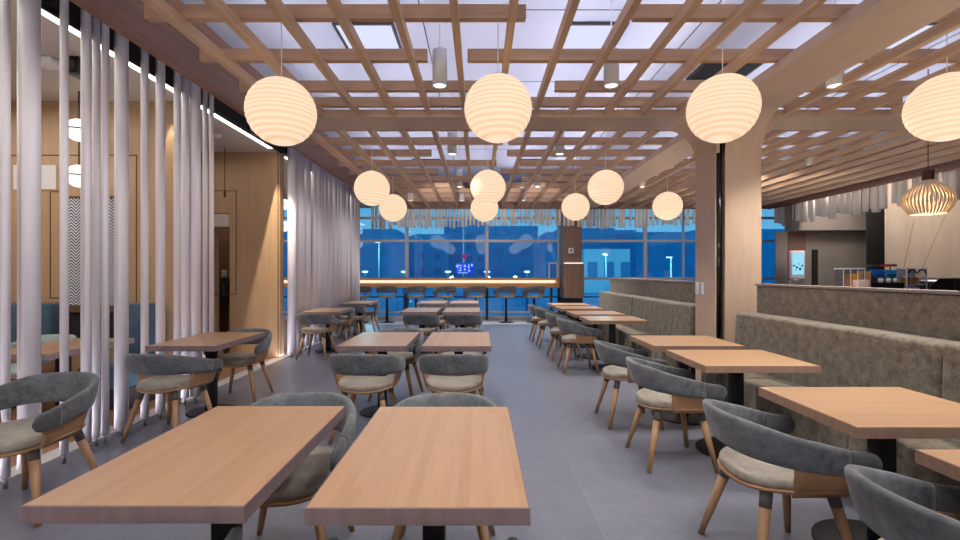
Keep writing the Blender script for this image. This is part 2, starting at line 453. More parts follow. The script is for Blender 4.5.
lat = struct_root('ceiling_lattice')
XB = [-.167 + .3976*k for k in range(-6, 20)]
for x in XB:
    if x < -2.5 or 2.50 < x < 3.28 or x > 7.75: continue
    for (a, b) in ((-1.2, 5.20), (5.82, 12.64)):
        MB().box(x-.026, x+.026, a, b, LAT, LAT+.085).build('batten', M['lat_y'], lat)
rows = [(.7, [(-2.42, 3.2)]), (1.37, [(-2.42, 3.2)]), (2.04, [(-2.42,-.2),(.6,3.2)]), (2.71, [(-2.42,3.2)]),
        (3.38, [(-2.42, .34),(1.12,3.2)]), (4.05, [(-2.42,-.45),(-.10,3.2)]), (4.72, [(-2.42,.30),(.77,3.2)]), (5.16, [(-2.42,3.2)]),
        (6.03, [(-2.42,3.2)]), (6.69, [(-2.42,.34),(.42,3.2)]), (7.36, [(-2.42,-.75),(.44,3.2)]), (8.03, [(-2.42,.30),(.70,3.2)]),
        (8.70, [(-2.42,-.76),(.40,3.2)]), (9.37, [(-2.42,.2),(.85,3.2)]), (10.04, [(-2.42,-.4),(.1,3.2)]), (10.71, [(-2.42,3.2)]),
        (11.38, [(-2.42,3.2)]), (12.05, [(-2.42,3.2)])]
for y, segs in rows:
    for (a, b) in segs:
        MB().box(a, b, y, y+.06, LAT+.085, LAT+.185).build('slat', M['lat_x'], lat)
    k = R.uniform(4.4, 6.6)
    for (a, b) in ((3.21, k), (k + R.uniform(.3, .9), 7.8)):
        MB().box(a, b, y, y+.06, LAT+.085, LAT+.185).build('slat', M['lat_x'], lat)

# portal: post, cross beams and long beam, all with filleted corners
PX0, PX1, PY0, PY1 = 2.66, 3.18, 5.27, 5.75
def arc(cx, cz, r, a0, a1, n=12):
    return [(cx + r*cos(a0+(a1-a0)*i/n), cz + r*sin(a0+(a1-a0)*i/n)) for i in range(n+1)]
TOP = LAT + .085
rr = .40
pt = struct_root('portal_arch')
# left cross beam, right cross beam (outlines in x,z)
poly = [(-2.58, LAT), ] + [(p[0], p[1]) for p in arc(PX0-rr, LAT-rr, rr, pi/2, 0)] + [(PX0+.05, LAT-rr), (PX0+.05, TOP), (-2.58, TOP)]
MB().prism(poly, 'y', PY0, PY1).build('cross_beam', M['arch'], pt)
poly = [(7.8, LAT)] + [(p[0], p[1]) for p in arc(PX1+rr, LAT-rr, rr, pi/2, pi)] + [(PX1-.05, LAT-rr), (PX1-.05, TOP), (7.8, TOP)]
MB().prism(poly, 'y', PY0, PY1).build('cross_beam', M['arch'], pt)
# long beam (outline in y,z) towards and away from the camera
poly = [(-1.2, LAT)] + [(p[0], p[1]) for p in arc(PY0-rr, LAT-rr, rr, pi/2, 0)] + [(PY0+.05, LAT-rr), (PY0+.05, TOP), (-1.2, TOP)]
MB().prism(poly, 'x', PX0+.112, PX1).box(2.60, PX0+.112, -1.2, PY0, LAT, TOP).build('long_beam', M['arch'], pt)
poly = [(12.6, LAT)] + [(p[0], p[1]) for p in arc(PY1+rr, LAT-rr, rr, pi/2, pi)] + [(PY1-.05, LAT-rr), (PY1-.05, TOP), (12.6, TOP)]
MB().prism(poly, 'x', PX0, PX1).build('long_beam', M['arch'], pt)
MB().prism([(PX0, PY0), (PX0+.012, PY0), (PX0+.012, PY0+.12), (PX0+.112, PY0+.12), (PX0+.112, PY0), (PX1, PY0), (PX1, PY1), (PX0, PY1)], 'z', 0, TOP).build('post', M['arch'], pt)
MB().tube((PX0+.062, PY0+.055, 0), (PX0+.062, PY0+.055, TOP-.02), .040, n=20).build('pipe', M['blackgloss'], pt)
MB().box(PX0+.013, PX0+.111, PY0+.112, PY0+.119, 0, TOP-.02).build('pipe_recess', M['void'], pt)

# two white wall plates on the aisle side of the post
for yy, lab in ((5.56, 'white switch plate on the post, the one nearer the dark pipe'), (5.69, 'white switch plate on the post, the one farther from the dark pipe')):
    t = thing('light_switch', lab, 'switch', (PX0, yy, 1.215), 0, 'switch plates on the post')
    MB().rbox(-.012, 0, -.04, .04, -.075, .075, r=.004).build('plate', M['white'], t)
    MB().rbox(-.017, -.011, -.018, .018, -.04, .04, r=.002).build('rocker', M['white'], t)

# ------------------------------------------------------------------ white poles
PXS = [(0,11,-3.08),(17,41.5,-3.08),(59.5,69,-3.05),(80.5,92,-3.08),(92,100.5,-3.10),(101,109.5,-3.08),(114,129,-3.08),(140.5,149,-3.08),(155.5,165.5,-3.08),
       (173.5,181,-3.08),(181,189.5,-3.14),(189.5,201,-3.08),(202.5,207.5,-3.10),(209,214,-3.08)]
def make_pole(name, x, y, r, label, group, top=3.72):
    t = thing(name, label, 'pole', (x, y, 0), 0, group)
    MB().tube((0,0,.07), (0,0,top), r, n=20).build('shaft', M['pole'], t)
    MB().tube((0,0,0), (0,0,.07), .012, n=8).build('foot', M['steel'], t)
    return t
for i, (a, b, x) in enumerate(PXS):
    c = (a+b)/2 - 479
    y = -x*F/-c if c > 0 else x*F/c
    d = (b-a)*y/F * cos(math.atan(abs(x)/y))
    make_pole('divider_pole', x, y, d/2, 'white floor-to-ceiling divider pole, %s of the near row counted from the camera' % ordw(i+1), 'white divider poles of the near row')
y = 7.72; i = 0
while y < 12.3:
    i += 1
    r = R.choice([.042, .05, .06, .07])
    x = -3.14 + .025*sin(i*.9) + R.uniform(-.012, .012)
    make_pole('divider_pole', x, y + r, r, 'white divider pole, %s of the dense far row counted from its near end' % ordw(i), 'white divider poles of the far row')
    y += 2*r + R.choice([.035, .05, .07, .09])
NFAR = i

# short hanging rods along the window and along the service side
def rod(x, y, r, z, label, group):
    return tag(MB().tube((0,0,0), (0,0,3.6-z), r, n=12).build('hanging_rod', M['rod'], None, (x, y, z)), label, 'rod', group)
i = 0; x = -2.95
while x < 7.7:
    i += 1
    r = R.choice([.03, .036, .042, .05])
    z = 2.70 + R.choice([-.03, 0, 0, .03]) + .05*sin(x*1.3)
    if x < -2.4: z -= .12
    rod(x, 12.92 + .05*sin(i*1.1), r, z, 'short rod hanging before the window wall, %s from the left' % ordw(i), 'short rods hanging along the window wall')
    x += 2*r + R.choice([.02, .03, .05, .08])
i = 0; y = 12.6
while y > 6.3:
    i += 1
    r = R.choice([.045, .055, .065, .075])
    z = 2.69 + R.choice([-.06, -.02, .02, .06])
    rod(8.02 + R.uniform(-.04, .04), y, r, z, 'short rod hanging above the service side, %s from the window' % ordw(i), 'short rods hanging above the service side')
    y -= 2*r + R.choice([.035, .05, .08])

# ------------------------------------------------------------------ window wall
WY = 14.1
mx = [-9.0, -6.98, -4.58, -2.17, .24, 2.41, 5.0, 7.5, 9.6]
for i in range(len(mx)-1):
    a, b = mx[i], mx[i+1]
    wdw = struct_root('window_%d' % (i+1))
    f = MB()
    f.box(a-.045, a+.045, WY-.06, WY+.06, 0.95, 3.9) if i else None
    f.box(a, b, WY-.05, WY+.05, 2.33, 2.40).box(a, b, WY-.05, WY+.05, 3.02, 3.09).box(a, b, WY-.05, WY+.05, 3.8, 3.9)
    if i >= 5: f.box(a, b, WY-.07, WY+.05, 1.20, 1.27)
    f.build('frame', M['mull'], wdw)
    d = MB()
    d.box(a-.04, a+.04, WY-.05, WY+.05, .2, .95)
    d.box(a, b, WY-.05, WY+.05, .66, .70)
    d.build('lower_frame', M['mull_dark'], wdw)
    MB().box(a, b, WY-.08, WY+.08, .0, .10).box(a, b, WY-.05, WY+.05, .2, .25).build('sill', M['mull'], wdw)
    MB().box(a+.001, b-.001, WY-.004, WY+.004, .10, 3.85).build('pane', M['glass'], wdw)
MB_ = MB().box(6.13, 6.17, WY-.05, WY+.05, 1.25, 3.8); struct('trim_10', MB_, M['mull'])
struct('wall_window_head', MB().box(-9, 12.6, WY-.1, WY+.1, 3.85, 4.3).box(9.6, 12.6, WY-.1, WY+.1, 0, 3.9), M['greywall'])
struct('trim_11', MB().box(-3.0, 2.3, 12.75, 14.0, 0, .006), M['curb'])

# walnut column with a lit ledge
cl = struct_root('column')
MB().box(2.36, 2.89, 13.15, 13.75, 1.69, 4.1).build('shaft', M['colwood'], cl)
MB().box(2.37, 2.93, 13.05, 13.75, .70, 1.66).build('casing', M['colwood'], cl)
MB().box(2.40, 2.90, 13.10, 13.75, 0, .70).build('base', M['void'], cl)
MB().box(2.39, 2.91, 13.07, 13.15, 1.66, 1.69).build('ledge_light', M['ledbar'], cl)
t = thing('wall_sign', 'small white square sign with a dark dot on the walnut column', 'sign', (2.585, 13.15, 2.03))
MB().rbox(-.075, .075, -.012, 0, -.075, .075, r=.003).build('plate', M['white'], t)
MB().box(-.022, .022, -.015, -.012, -.03, .03).build('pictogram', M['darkgrey'], t)

# ------------------------------------------------------------------ window bar counter
t = thing('bar_counter', 'long oak window bar counter with a glowing light band', 'counter', (0, 13.6, 0))
MB().rbox(-6.6, 2.34, 0, .40, .965, 1.09, r=.006).build('worktop', M['counterwood'], t)
MB().box(-6.6, 2.31, .33, .40, 1.09, 1.205).build('riser', M['counterwood'], t)
MB().box(-6.6, 2.31, .04, .40, 1.205, 1.255).box(2.27, 2.34, .0, .40, 1.09, 1.255).build('upper_shelf', M['counterwood'], t)
MB().box(-6.6, 2.24, .20, .33, 1.115, 1.18).build('light_band', M['ledbar'], t)
for xx in (-6.4, -4.58, -2.17, .24, 2.15):
    MB().box(xx-.03, xx+.03, .28, .36, 0, .965).build('leg', M['mull_dark'], t)
t = thing('counter_partition', 'small upright clear panel with white posts at the bar counter end', 'partition', (2.06, 13.75, 1.255))
MB().box(-.02, .02, -.02, .02, 0, .46).box(.22, .26, -.02, .02, 0, .46).box(-.02, .26, -.02, .02, .42, .46).build('post', M['pole'], t)
MB().box(.02, .22, -.004, .004, .0, .42).build('pane', M['glass'], t)

# ------------------------------------------------------------------ chair
def sect(cx, cy, nx, ny, zt, zb, th, lean, n=14):
    """rounded cross-section of the back band; nx,ny outward normal"""
    pts = []; hz = (zt-zb)/2; cz = (zt+zb)/2; ht = th/2
    for k in range(n):
        t = 2*pi*k/n
        e = .55
        u = ht*math.copysign(abs(cos(t))**e, cos(t)); w = hz*math.copysign(abs(sin(t))**e, sin(t))
        o = u + lean*(w/hz if hz > 1e-6 else 0)
        pts.append((cx + nx*o, cy + ny*o, cz + w))
    return pts
def band_path(s):
    """s in -1..1, returns x, y, nx, ny"""
    a, b = .275, .262; sg = 1 if s >= 0 else -1; u = abs(s)
    if u < .58:
        ph = u/.58*pi/2
        ex = .82
        x = a*(sin(ph)**ex); y = -b*(cos(ph)**ex)
        e = 1e-3
        def P(q): q = min(max(q, 1e-4), pi/2-1e-4); return (a*(sin(q)**ex), -b*(cos(q)**ex))
        p0 = P(ph-e); p1 = P(ph+e); tx, ty = p1[0]-p0[0], p1[1]-p0[1]
        L = math.hypot(tx, ty) or 1
        nx, ny = ty/L, -tx/L
    else:
        v = (u-.58)/.42
        x = a - .012*v*v; y = .29*v; nx, ny = 1, .06*v
    return sg*x, y, sg*nx, ny
def smooth(u): u = min(max(u, 0), 1); return u*u*(3-2*u)
def band_dims(u):
    zt = .745 - .125*smooth((u-.10)/.9); zb = .565 - .045*smooth((u-.2)/.8)
    th = .05 - .012*u; lean = .028*(1-smooth(u/.8))
    return zt, zb, th, lean
def band(s0, s1, n, round0, round1):
    secs = []
    ss = [s0 + (s1-s0)*i/n for i in range(n+1)]
    for i, s in enumerate(ss):
        x, y, nx, ny = band_path(s); zt, zb, th, lean = band_dims(abs(s))
        k = 1.0
        if round0 and i < 4: k = (0.25, .68, .87, .97)[i]
        if round1 and n-i < 4: k = (0.25, .68, .87, .97)[n-i]
        cz = (zt+zb)/2; hz = (zt-zb)/2*k
        secs.append(sect(x, y, nx, ny, cz+hz, cz-hz, th*max(k, .5), lean))
    return secs
def superell(a, b, e, n, cy=0, z=0, wob=0):
    out = []
    for k in range(n):
        t = 2*pi*k/n
        x = a*math.copysign(abs(cos(t))**e, cos(t)); y = b*math.copysign(abs(sin(t))**e, sin(t))
        taper = 1 - .10*max(0, -y/b)
        out.append((x*taper, y+cy, z + wob*(x/a)**2 - .35*max(0, y)**2))
    return out
def chair_upper(root, zoff=0.0, fab='chair_fab', seatfab='seat_fab', dark='chair_fab_dark'):
    def Z(secs): return [[(p[0], p[1], p[2]+zoff) for p in s] for s in secs]
    sh = []
    for (k, z) in ((.80, .400), (.97, .408), (1.0, .418), (1.0, .424), (.97, .426)):
        sh.append(superell(.252*k, .252*k, .72, 40, .02, z+zoff, .022))
    MB().loft(sh).build('seat_shell', M['chair_ply'], root)
    pd = []
    for (k, z) in ((.95, .4265), (1.0, .436), (1.0, .456), (.97, .468), (.90, .474), (.75, .476), (.55, .475), (.35, .474), (.15, .4735), (.03, .4735)):
        pd.append(superell(.245*k, .245*k, .72, 40, .02, z+zoff, .018*k*k))
    MB().loft(pd).build('seat_cushion', M[seatfab], root)
    bk = MB().loft(Z(band(-.78, .78, 44, False, False))).build('backrest', M[fab], root)
    for sg in (-1, 1):
        MB().loft(Z(band(sg*.781, sg*1.0, 12, False, True))).build('arm_pad', M[dark], bk)
    # plywood cheeks between the seat shell and the arms
    for sg in (-1, 1):
        secs = []
        for i in range(9):
            v = i/8
            y0 = -.07 + .27*v
            zt = .56 - .01*v
            ring = []
            for q in range(7):
                w_ = q/6
                ring.append((sg*(.228 + .04*w_**.7), y0 + .05*w_*(v-.35), .405 + .008 + (zt-.41)*w_ + zoff))
            back = [(p[0]-sg*.012, p[1], p[2]) for p in reversed(ring)]
            secs.append(ring + back)
        MB().loft(secs).build('cheek', M['chair_ply'], root)
def make_chair(loc, rz, label, group):
    t = thing('dining_chair', label, 'chair', loc, rz, group)
    chair_upper(t)
    for sx in (-1, 1):
        for sy in (-1, 1):
            a = Vector((sx*.150, sy*.150+.01, .412)); b = Vector((sx*.245, sy*.240, 0))
            m_ = a.lerp(b, .17)
            lg = MB().tube(m_, b, .025, .0145, n=12).build('leg', M['leg_wood'], t)
            MB().tube(a, m_, .027, .0255, n=12).build('leg_top', M['leg_dark'], lg)  # upper end of the leg, in a darker tone
    return t
NEAR = 'grey suede wraparound chair with splayed oak legs'
CH = [
 # x, y, rotation, label, group
 (-.954, 1.134, radians(12), 'grey chair below the near edge of the large front left table, one arm tip showing', 'chairs at the centre tables'),
 (-.166, 1.13, 0, 'grey chair below the near edge of the front centre table, only arm tips showing', 'chairs at the centre tables'),
 (-.915, 2.285, pi+radians(4), 'grey wraparound chair tucked under the far end of the large front left table', 'chairs at the centre tables'),
 (-.17, 2.265, pi, 'grey wraparound chair behind the front centre table, only its top rim showing', 'chairs at the centre tables'),
 (-.965, 4.05, radians(-2), 'grey wraparound chair with its back to us at the second left centre table', 'chairs at the centre tables'),
 (-.215, 4.05, 0, 'grey wraparound chair with its back to us at the second right centre table', 'chairs at the centre tables'),
 (-.93, 5.30, pi-radians(6), 'grey wraparound chair at the far end of the second left centre table', 'chairs at the centre tables'),
 (-.20, 5.31, pi, 'grey wraparound chair at the far end of the second right centre table', 'chairs at the centre tables'),
 (-.95, 7.74, 0, 'grey wraparound chair with its back to us at the third left centre table', 'chairs at the centre tables'),
 (-.245, 7.74, 0, 'grey wraparound chair with its back to us at the third right centre table', 'chairs at the centre tables'),
 (-.90, 9.02, pi+radians(5), 'grey wraparound chair at the far end of the third left centre table', 'chairs at the centre tables'),
 (-.27, 9.02, pi, 'grey wraparound chair at the far end of the third right centre table', 'chairs at the centre tables'),
 (-.97, 10.02, 0, 'grey wraparound chair with its back to us at the farthest left centre table', 'chairs at the centre tables'),
 (-.30, 10.02, 0, 'grey wraparound chair with its back to us at the farthest right centre table', 'chairs at the centre tables'),
 (-.97, 11.27, pi, 'grey wraparound chair on the window side of the farthest left centre table', 'chairs at the centre tables'),
 (-.30, 11.27, pi, 'grey wraparound chair on the window side of the farthest right centre table', 'chairs at the centre tables'),
 (-2.69, 2.81, pi+radians(3), 'grey wraparound chair by the poles at the left edge, facing us', 'chairs along the white poles'),
 (-2.665, 4.06, radians(-8), 'grey wraparound chair with its back to us before the pole-side table', 'chairs along the white poles'),
 (-2.66, 5.25, pi+radians(3), 'grey wraparound chair at the far end of the nearest pole-side table', 'chairs along the white poles'),
 (-2.70, 7.80, radians(-4), 'grey wraparound chair with its back to us before the middle pole-side table', 'chairs along the white poles'),
 (-2.70, 9.00, pi, 'grey wraparound chair at the far end of the middle pole-side table', 'chairs along the white poles'),
 (-2.71, 10.0, 0, 'grey wraparound chair before the farthest pole-side table', 'chairs along the white poles'),
 (-2.70, 11.25, pi, 'grey wraparound chair on the window side of the farthest pole-side table', 'chairs along the white poles'),
 (1.515, 1.42, -pi/2+radians(3), 'grey wraparound chair cropped by the lower right corner', 'chairs facing the banquettes'),
 (1.44, 2.28, -pi/2+radians(2), 'large grey wraparound chair with beige-lit seat at the second bench table', 'chairs facing the banquettes'),
 (1.43, 3.52, -pi/2, 'grey wraparound chair at the third bench table, before the dark post', 'chairs facing the banquettes'),
 (1.41, 4.44, -pi/2, 'grey wraparound chair at the bench table beside the post, fourth from us', 'chairs facing the banquettes'),
 (1.42, 6.74, -pi/2, 'grey wraparound chair at the nearest table of the far bench', 'chairs facing the banquettes'),
 (1.39, 7.65, -pi/2, 'grey wraparound chair at the second table of the far bench', 'chairs facing the banquettes'),
 (1.35, 8.85, -pi/2, 'grey wraparound chair at the third table of the far bench', 'chairs facing the banquettes'),
 (1.32, 9.72, -pi/2, 'grey wraparound chair at the last table of the far bench', 'chairs facing the banquettes'),
]
c0 = make_chair((CH[0][0], CH[0][1], 0), CH[0][2], CH[0][3], CH[0][4])
for c in CH[1:]:
    dup(c0, (c[0], c[1], 0), c[2], c[3], c[4])

# ------------------------------------------------------------------ tables
def make_table(loc, lx, ly, wood, label, group, br=.225):
    t = thing('dining_table', label, 'table', loc, 0, group)
    tp = MB().rbox(-lx/2+.004, lx/2-.004, -ly/2+.004, ly/2-.004, .690, .74, r=.002, seg=1, smooth=False).build('tabletop', M[wood], t)
    a_, b_ = lx/2, ly/2
    MB().box(-a_, a_, -b_, -b_+.004, .690, .7385).box(-a_, a_, b_-.004, b_, .690, .7385).box(-a_, -a_+.004, -b_+.004, b_-.004, .690, .7385).box(a_-.004, a_, -b_+.004, b_-.004, .690, .7385).build('table_edge', M['edge_y' if wood == 'table_y' else 'edge_x'], tp)  # thin outer faces in a darker tone than the top
    MB().rbox(-.042, .042, -.042, .042, .014, .684, r=.006).build('post', M['black'], t)
    MB().box(-.2, .2, -.2, .2, .682, .690).build('mounting_plate', M['black'], t)
    MB().lathe([(br-.01, 0), (br, .004), (br, .010), (br-.01, .014)], n=40).build('base_disc', M['black'], t)
    return t
TL = [
 (-.983, 1.826, 'large butcher-block table at the front left, nearest to us on the left'),
 (-.173, 1.815, 'butcher-block table at the front centre, nearest to the aisle'),
 (-.975, 4.73, 'butcher-block table, second of the left centre row'),
 (-.205, 4.73, 'butcher-block table, second of the right centre row'),
 (-1.03, 8.42, 'butcher-block table, third of the left centre row'),
 (-.30, 8.42, 'butcher-block table, third of the right centre row'),
 (-1.05, 10.68, 'butcher-block table, last of the left centre row near the bar'),
 (-.33, 10.68, 'butcher-block table, last of the right centre row near the bar'),
 (-2.705, 4.735, 'butcher-block table beside the poles, nearest of the pole-side row'),
 (-2.70, 8.40, 'butcher-block table beside the dense poles, middle of the pole-side row'),
 (-2.70, 10.65, 'butcher-block table beside the dense poles, farthest of the pole-side row')]
b0 = None
for (x, y, lab) in TL:
    grp = 'tables along the white poles' if x < -2 else 'tables of the two centre rows'
    if b0 is None: b0 = make_table((x, y, 0), .635, 1.0, 'table_y', lab, grp)
    else: dup(b0, (x, y, 0), 0, lab, grp)
TR = [
 (2.045, 1.40, 'butcher-block bench table cropped by the right edge, nearest to us'),
 (2.03, 2.36, 'butcher-block bench table, second from us along the near bench'),
 (2.02, 3.68, 'butcher-block bench table, third from us along the near bench'),
 (2.00, 4.59, 'butcher-block bench table beside the dark post, fourth from us'),
 (1.945, 6.84, 'butcher-block table, nearest of the far bench'),
 (1.93, 7.82, 'butcher-block table, second of the far bench'),
 (1.92, 9.02, 'butcher-block table, third of the far bench'),
 (1.91, 9.98, 'butcher-block table, last of the far bench by the column')]
b1 = None
for (x, y, lab) in TR:
    if b1 is None: b1 = make_table((x, y, 0), .82, .71, 'table_x', lab, 'tables along the banquettes', .29)
    else: dup(b1, (x, y, 0), 0, lab, 'tables along the banquettes')

# ------------------------------------------------------------------ banquettes and low partitions
def cushion(mb, x0, x1, y0, y1, z0, z1, r=.05, top_lean=0.0, amp=.008, seed=0):
    """soft box with gentle waves on its faces"""
    bm = bmesh.new(); bmesh.ops.create_cube(bm, size=1)
    for p in bm.verts:
        p.co = ((x0+x1)/2 + p.co.x*(x1-x0), (y0+y1)/2 + p.co.y*(y1-y0), (z0+z1)/2 + p.co.z*(z1-z0))
    ye = [e for e in bm.edges if abs(e.verts[0].co.y - e.verts[1].co.y) > .1]
    bmesh.ops.subdivide_edges(bm, edges=ye, cuts=max(8, int((y1-y0)/.035)), use_grid_fill=True)
    ze = [e for e in bm.edges if abs(e.verts[0].co.z - e.verts[1].co.z) > .08 and abs(e.verts[0].co.y-e.verts[1].co.y) < 1e-6 and abs(e.verts[0].co.x-e.verts[1].co.x) < 1e-6]
    bmesh.ops.subdivide_edges(bm, edges=ze, cuts=5, use_grid_fill=True)
    sharp = [e for e in bm.edges if len(e.link_faces) == 2 and e.calc_face_angle(0) > .5]
    bmesh.ops.bevel(bm, geom=sharp, offset=r, segments=4, profile=.5, affect='EDGES', clamp_overlap=True)
    rg = random.Random(seed)
    ph = [rg.uniform(0, 6) for _ in range(4)]
    for p in bm.verts:
        c = p.co; k = (c.z-z0)/(z1-z0)
        if c.x < (x0+x1)/2:
            c.x += amp*(sin(c.y*31+ph[0]+3*k) + .6*sin(c.y*53+ph[1]-4*k))*(.4+.6*(1-k))
        c.x += top_lean*k
        if k > .8: c.z += amp*.5*sin(c.y*7+ph[2])
    bm.verts.index_update()
    mb.add([p.co[:] for p in bm.verts], [[q.index for q in f.verts] for f in bm.faces], True); bm.free()
    return mb
def banquette(label, y0, y1, seams_back, seams_seat):
    t = thing('banquette', label, 'bench', (2.36, (y0+y1)/2, 0), 0, 'upholstered banquettes')
    oy = (y0+y1)/2; ox = 2.36
    MB().box(2.42-ox, 2.94-ox, y0+.02-oy, y1-.02-oy, 0, .11).build('plinth', M['bench_base'], t)
    b = [y0] + seams_back + [y1]
    for i in range(len(b)-1):
        cushion(MB(), 2.70-ox, 2.94-ox, b[i]+.004-oy, b[i+1]-.004-oy, .40, .985, r=.035, top_lean=.03, amp=.004, seed=i).build('back_cushion', M['bench_fab'], t)
    b = [y0] + seams_seat + [y1]
    for i in range(len(b)-1):
        cushion(MB(), 2.36-ox, 2.735-ox, b[i]+.003-oy, b[i+1]-.003-oy, .11, .455, r=.055, amp=.014, seed=i+9).build('seat_cushion', M['bench_fab'], t)
banquette('olive suede banquette in front of the post, nearest to us', -.3, 5.0, [.56, 2.77], [.5, 1.75, 3.0, 4.23])
banquette('olive suede banquette beyond the post towards the window', 6.0, 10.62, [8.32], [7.2, 8.4, 9.5])
def partition(name, y0, y1):
    p = struct_root(name)
    MB().rbox(2.98, 3.12, y0, y1, 0, 1.265, r=.012).build('panel', M['panel_fab'], p)
    MB().box(2.97, 3.13, y0-.005, y1+.005, 1.265, 1.285).build('cap', M['greywall2'], p)
partition('partition_near', -1.0, 5.03)
partition('partition_far', 5.80, 10.64)

# ------------------------------------------------------------------ bar stools
def make_stool(loc, rz, label):
    t = thing('bar_stool', label, 'stool', loc, rz, 'stools at the window bar')
    chair_upper(t, .29, seatfab='seat_fab')
    MB().tube((0,0,.012), (0,0,.69), .032, n=14).build('column', M['black'], t)
    MB().lathe([(.21,0),(.225,.005),(.225,.012),(.2,.016),(.05,.03),(.035,.05)], n=32).build('base_disc', M['black'], t)
    return t
s0 = None
for i, px in enumerate((361, 387, 416, 445, 475.5, 506, 534)):
    lab = 'grey swivel bar stool at the window bar, %s from the left' % ordw(i+1)
    loc = ((px-479)*13.25/F, 13.25, 0); rz = radians(R.uniform(14, 24))
    if s0 is None: s0 = make_stool(loc, rz, lab)
    else: dup(s0, loc, rz, lab)

# ------------------------------------------------------------------ paper lantern pendants
D = .545
def fold_phase(z, t):
    return 2*pi*7*z + .9*sin(t+.6) + .5*sin(2*t+1) + 1.3*sin(4*z) + .8*sin(9*z)
def lantern_mesh():
    N = 150; prof = []
    for i in range(N+1):
        a = pi*i/N
        if sin(a) > .16: prof.append((sin(a), -cos(a)))
    rad = D/2
    def fn(r, z, t, i):
        k = rad*(1 + .009*sin(fold_phase(z, t)))
        return r*k, z*rad*.985
    return MB().lathe(prof, n=72, fn=fn)
def build_lantern(t):
    o = lantern_mesh().build('lamp_shade', M['lantern'], t)
    at = o.data.attributes.new('fold', 'FLOAT', 'POINT')
    for i, v in enumerate(o.data.vertices):
        z = v.co.z/(D/2*.985); a = math.atan2(v.co.y, v.co.x)
        at.data[i].value = .5 + .5*sin(fold_phase(z, a))
    return o
def make_pendant(loc, label, group):
    t = thing('pendant_lamp', label, 'lamp', loc, 0, group)
    build_lantern(t)
    MB().tube((0,0,D/2*.93), (0,0,CEIL-loc[2]), .0045, n=6).build('cord', M['white'], t)
    MB().lathe([(.05,D/2*.955),(.05,D/2*.985),(.012,D/2*1.03)], n=16).build('cap', M['white'], t)
    return t
Y0, Y1, Y2, Y3 = 1.745, 3.81, 7.27, 9.27
def PP(px, py, y): return ((px-479)*y/F, y, H + (273-py)*y/F)
PL = [
 ((-1.60, Y0, 2.735), 'glowing ribbed paper lantern cropped by the top left corner'),
 ((.165, Y0, 2.735), 'glowing ribbed paper lantern cropped by the top edge at the centre'),
 ((1.98, Y0, 2.735), 'glowing ribbed paper lantern cropped by the top right corner'),
 (PP(281.5,112,Y1), 'large glowing ribbed paper lantern beside the white poles'),
 (PP(498,109,Y1), 'large glowing ribbed paper lantern at the picture centre'),
 (PP(722.5,109,Y1), 'large glowing ribbed paper lantern in front of the post'),
 (PP(947,107.5,Y1), 'large glowing ribbed paper lantern cut by the right edge'),
 (PP(372,188.5,Y2), 'mid-size looking ribbed lantern near the dense poles, left of its row of three'),
 (PP(488,187.5,Y2), 'mid-size looking ribbed lantern above the centre tables, middle of its row of three'),
 (PP(605.5,187.5,Y2), 'mid-size looking ribbed lantern before the walnut column, right of its row of three'),
 (PP(393,208,Y3), 'small looking lantern farthest from us beside the dense poles'),
 (PP(484.5,208,Y3), 'small looking lantern farthest from us, half hidden behind the middle one'),
 (PP(575.5,207,Y3), 'small looking lantern farthest from us in front of the walnut column'),
 (PP(667.5,206,Y3-.3), 'small looking lantern between the post and the walnut column'),
]
p0 = None
for loc, lab in PL:
    if p0 is None: p0 = make_pendant(loc, lab, 'ribbed lantern pendants')
    else:
        q = dup(p0, loc, R.uniform(0, 6), lab)
        for ch in q.children:
            if ch.name.startswith('cord'):
                ch.scale = (1, 1, 1)

# slatted birch pendant over the service side
t = thing('slatted_pendant', 'onion-shaped pendant of pale birch slats with copper cap', 'lamp', (5.95, 6.2, 2.40))
for k in range(40):
    a = 2*pi*k/40
    secs = []
    for i in range(17):
        u = i/16
        z = .24 - .46*u
        prof = .035 + .24*math.sin(u/.6*pi/2)**.9 if u < .6 else .19 + .085*cos((u-.6)/.4*pi/2)
        ox, oy = cos(a), sin(a); tx, ty = -oy, ox
        r0 = prof; w = .020; th = .007
        secs.append([(ox*(r0-th)+tx*w/2, oy*(r0-th)+ty*w/2, z), (ox*(r0-th)-tx*w/2, oy*(r0-th)-ty*w/2, z), (ox*r0-tx*w/2, oy*r0-ty*w/2, z), (ox*r0+tx*w/2, oy*r0+ty*w/2, z)])
    MB().loft(secs, smooth=False).build('slat', M['slatwood'], t)
MB().lathe([(.06,.235),(.062,.24),(.062,.36),(.055,.365)], n=24).build('cap', M['copper'], t)
MB().lathe([(.01,.04),(.04,.05),(.05,.10),(.03,.15),(.02,.19)], n=16).build('bulb', M['bulb'], t)
MB().tube((0,0,.36), (0,0,CEIL-2.40), .005, n=6).build('cord', M['black'], t)

lamp('POINT', 'slatted_pendant_bulb', (5.95, 6.2, 2.27), 6, (1,.86,.66), .06)

